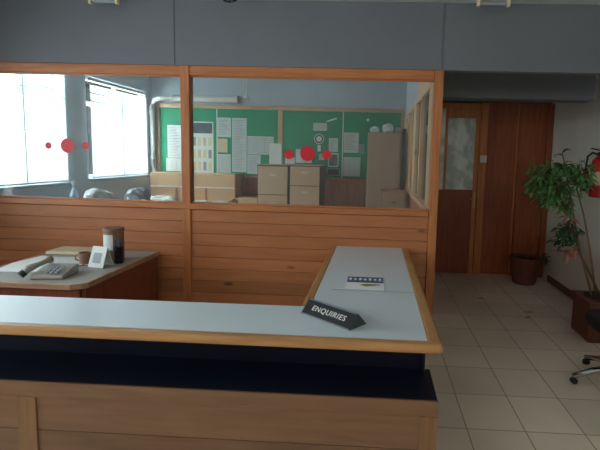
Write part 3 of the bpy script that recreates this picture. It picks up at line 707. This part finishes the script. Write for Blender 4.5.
stems = [[(2.02, 4.31, .37), (1.96, 4.31, .75), (1.87, 4.31, 1.1), (1.80, 4.32, 1.4), (1.74, 4.32, 1.62)],
         [(2.10, 4.31, .37), (2.05, 4.30, .75), (1.97, 4.29, 1.05), (1.88, 4.28, 1.3), (1.85, 4.28, 1.5)],
         [(2.06, 4.34, .37), (1.98, 4.36, .7), (1.90, 4.38, .95)]]
stems = [[(px_-.09+.045*i, py_+.02*i, .37)] + [q(p) for p in st_[1:]] for i, st_ in enumerate(stems)]
for s in stems: MB().tube(s, [.011-.0015*i for i in range(len(s))], 8).build('stem', M['stem'], PL, smooth=True)
tw = []; mb = MB()
foliage([((1.73, 4.30, 1.46), (.14, .14, .09), 140), ((1.57, 4.34, 1.33), (.13, .13, .19), 260), ((1.90, 4.26, 1.40), (.11, .12, .13), 150), ((1.70, 4.3, 1.26), (.14, .12, .15), 200), ((1.80, 4.32, 1.12), (.07, .08, .08), 60)], rr, tw, mb)
mb.build('foliage', M['leaf'], PL, smooth=True)
mb = MB(); tw2 = []
foliage([((1.83, 4.3, .90), (.12, .10, .08), 80), ((1.80, 4.3, .80), (.10, .1, .07), 40)], rr, tw2, mb)
leaf_add(mb, q((1.74, 4.32, 1.62)), Vector((.3, 0, .6)), .09, .04, rr, 1.5); leaf_add(mb, q((1.74, 4.32, 1.60)), Vector((-.5, 0, .4)), .08, .04, rr, 1.5)
mb.build('foliage', M['leaf2'], PL, smooth=True)
mb = MB(); foliage([((1.85, 4.28, 1.0), (.04, .04, .04), 12), ((1.86, 4.28, .68), (.10, .07, .05), 26)], rr, [], mb)
mb.build('withered_leaves', M['pinkleaf'], PL, smooth=True)
mb = MB()
for t_ in (tw+tw2)[::2]: mb.tube(t_, .003, 5)
mb.build('twig', M['stem'], PL)['kind'] = 'stuff'

P2 = thing('potted_plant', 'leafy plant in round dark brown pot standing in the door corner', 'plant', (1.93, 5.68, 0))
MB().lathe([(.13, 0), (.14, .01), (.185, .30), (.195, .30), (.195, .34), (.175, .34), (.165, .30), (.001, .295)], (1.93, 5.68, 0), 28).build('pot', M['pot'], P2)
MB().lathe([(.15, .301), (.14, .312), (.02, .318)], (1.93, 5.68, 0), 20).build('soil', M['soil'], P2)
q = lambda p: tuple(p)
MB().tube([(1.95, 5.68, .31), (2.05, 5.66, .6), (2.14, 5.62, .95), (2.10, 5.6, 1.35)], [.012, .01, .009, .006], 8).build('stem', M['stem'], P2, smooth=True)
mb = MB(); foliage([((2.04, 5.6, 1.30), (.14, .15, .20), 150), ((2.10, 5.6, 1.08), (.09, .12, .12), 60)], rr, [], mb)
mb.build('foliage', M['leaf'], P2, smooth=True)
mb = MB(); foliage([((2.12, 5.6, .34), (.05, .08, .08), 26)], rr, [], mb)
mb.build('foliage', M['leaf2'], P2, smooth=True)

# office chair, mostly outside the frame
cx, cy = 1.76, 3.06
CH = thing('office_chair', 'dark upholstered office chair with chrome star base, cut by right edge', 'chair', (cx, cy, 0))
for k in range(5):
    a = PI+k*2*PI/5; ux, uy = math.cos(a), math.sin(a)
    lg = MB().tube([(cx+ux*.04, cy+uy*.04, .13), (cx+ux*.20, cy+uy*.20, .105), (cx+ux*.34, cy+uy*.34, .058)], [.024, .022, .018], 12).build('leg', M['chrome'], CH, smooth=True)
    MB().tube([(cx+ux*.33-uy*.018, cy+uy*.33+ux*.018, .028), (cx+ux*.33+uy*.018, cy+uy*.33-ux*.018, .022)], .021, 16).build('caster', M['black'], lg)
MB().tube([(cx, cy, .09), (cx, cy, .24), (cx, cy, .39)], [.035, .026, .026], 16).build('gas_column', M['chrome'], CH, smooth=False)
st = MB(); st.prism([(cx+.235*math.copysign(abs(math.cos(t))**.6, math.cos(t)), cy+.235*math.copysign(abs(math.sin(t))**.6, math.sin(t))) for t in [2*PI*i/32 for i in range(32)]], .40, .48)
st.build('seat', M['fabric'], CH, bevel=.025, seg=4)
MB().box(cx+.255, cx+.31, cy-.21, cy+.21, .58, .98).build('backrest', M['fabric'], CH, bevel=.025, seg=4)
MB().tube([(cx+.10, cy, .392), (cx+.32, cy, .392), (cx+.345, cy, .45), (cx+.325, cy, .70)], .014, 10).build('back_support', M['chrome'], CH, smooth=True)
# floor scuffs: tiny scraps of dark debris
for i, (x, y, l_, lab) in enumerate(((1.62, 4.55, .11, 'longer thin dark scrap on the corridor tiles'), (1.55, 4.38, .06, 'short thin dark scrap nearer the camera on the tiles'), (1.22, 4.95, .07, 'small dark scrap in the middle of the corridor'))):
    tag(MB().prism([(-l_/2, 0), (-l_*.1, .008), (l_/2, .004), (l_*.3, -.008), (-l_*.2, -.006)], .0005, .0035, 'z', R(.1, (x, y, 0))).build('floor_scrap', M['ink']), lab, 'litter', 'dark scraps on the corridor floor')
# ceiling fittings seen at the top edge
CF = thing('ceiling_lamp', 'dark wire basket lamp on the ceiling at the top edge', 'ceiling light', (-1.02, 3.12, ZC))
MB().lathe([(.075, -.02), (.08, -.001)], (-1.02, 3.12, ZC), 24).build('base', M['white'], CF)
bk = MB()
for j in range(5):
    zz = -.03-.022*j; r = .082*math.sqrt(max(.05, 1-((j)/4.6)**2))
    pts = [(-1.02+r*math.cos(2*PI*k/20), 3.12+r*math.sin(2*PI*k/20), ZC+zz) for k in range(21)]; bk.tube(pts, .0045, 6)
for k in range(10):
    a = 2*PI*k/10; bk.tube([(-1.02+.082*math.sqrt(max(.03, 1-(j/4.6)**2))*math.cos(a), 3.12+.082*math.sqrt(max(.03, 1-(j/4.6)**2))*math.sin(a), ZC-.02-.024*j) for j in range(5)], .004, 6)
bk.build('wire_basket', M['black'], CF)
MB().lathe([(.01, -.085), (.035, -.07), (.035, -.04), (.02, -.022)], (-1.02, 3.12, ZC), 16).build('bulb', M['inkgrey'], CF)
def fitting(x0, x1, y, label):
    F = thing('tube_light_fitting', label, 'ceiling light', ((x0+x1)/2, y, ZC), 'tube light fittings on the ceiling')
    MB().box(x0, x1, y-.03, y+.03, ZC-.04, ZC-.001).build('batten', M['pipe'], F, bevel=.004)
    for x in (x0+.01, x1-.03): MB().box(x, x+.02, y-.015, y+.015, ZC-.085, ZC-.041).build('lamp_holder', M['tanpaper'], F, bevel=.003)
    MB().tube([(x0+.032, y, ZC-.065), (x1-.032, y, ZC-.065)], .011, 10).build('tube', M['inkgrey'], F)
fitting(.655, .90, 3.28, 'short tube light fitting at the top right of the ceiling edge')
fitting(-2.14, -1.90, 3.34, 'short tube light fitting at the top left of the ceiling edge')

# ------------------------------------------------------------------ lights
W = bpy.data.worlds.new('sky'); S.world = W; W.use_nodes = True
N = W.node_tree.nodes; bg = N['Background']; bg.inputs['Color'].default_value = (.86, .93, 1, 1); bg.inputs['Strength'].default_value = 3.2
def area(name, loc, rot, sx, sy, power, col=(1, 1, 1)):
    l = bpy.data.lights.new(name, 'AREA'); l.shape = 'RECTANGLE'; l.size = sx; l.size_y = sy; l.energy = power; l.color = col
    o = bpy.data.objects.new(name, l); COL.objects.link(o); o.location = loc; o.rotation_euler = rot
    if name == 'rear_fill': o.visible_glossy = False
    return o
area('daylight', (XL-.28, 4.33, 1.9), (0, -PI/2, 0), 1.5, 1.4, 400, (1, .975, .95))
area('daylight', (XL-.28, 6.06, 1.85), (0, -PI/2, 0), 1.4, 1.5, 400, (1, .975, .95))
area('daylight', (XL-.28, 1.5, 1.65), (0, -PI/2, 0), 1.4, 2.8, 120, (.92, .96, 1))
area('rear_fill', (-2.0, YR+.4, 2.5), (PI/2-.75, 0, -.2), 2.2, .9, 48, (1, .96, .91))  # added fill lamp behind the camera, no window in that wall
area('rear_fill', (1.3, YR+.4, 2.5), (PI/2-.6, 0, 0), 1.2, .9, 21, (1, .97, .93))  # second added fill, lifts the corridor side
# ------------------------------------------------------------------ camera
cam = bpy.data.cameras.new('camera'); co = bpy.data.objects.new('camera', cam); COL.objects.link(co)
Rm = Matrix(((0.9986536903, -0.0318483046, 0.0409449916), (0.0441444144, 0.107270927, -0.9932493236), (0.0272410998, 0.9937195951, 0.1085324318)))
co.matrix_world = Matrix.Translation((0, 0, 1.54)) @ Rm.to_4x4()
cam.sensor_fit = 'HORIZONTAL'; cam.sensor_width = 36; cam.lens = 450/600*36
cam.shift_x = (300-356)/600; cam.shift_y = (205.6-225)/600; cam.clip_start = .02
S.camera = co
S.view_settings.view_transform = 'Standard'; S.view_settings.look = 'None'; S.view_settings.exposure = 0; S.view_settings.gamma = 1
S.cycles.use_denoising = True
S.cycles.max_bounces = 10; S.cycles.diffuse_bounces = 5; S.cycles.transparent_max_bounces = 12; S.cycles.sample_clamp_indirect = 6
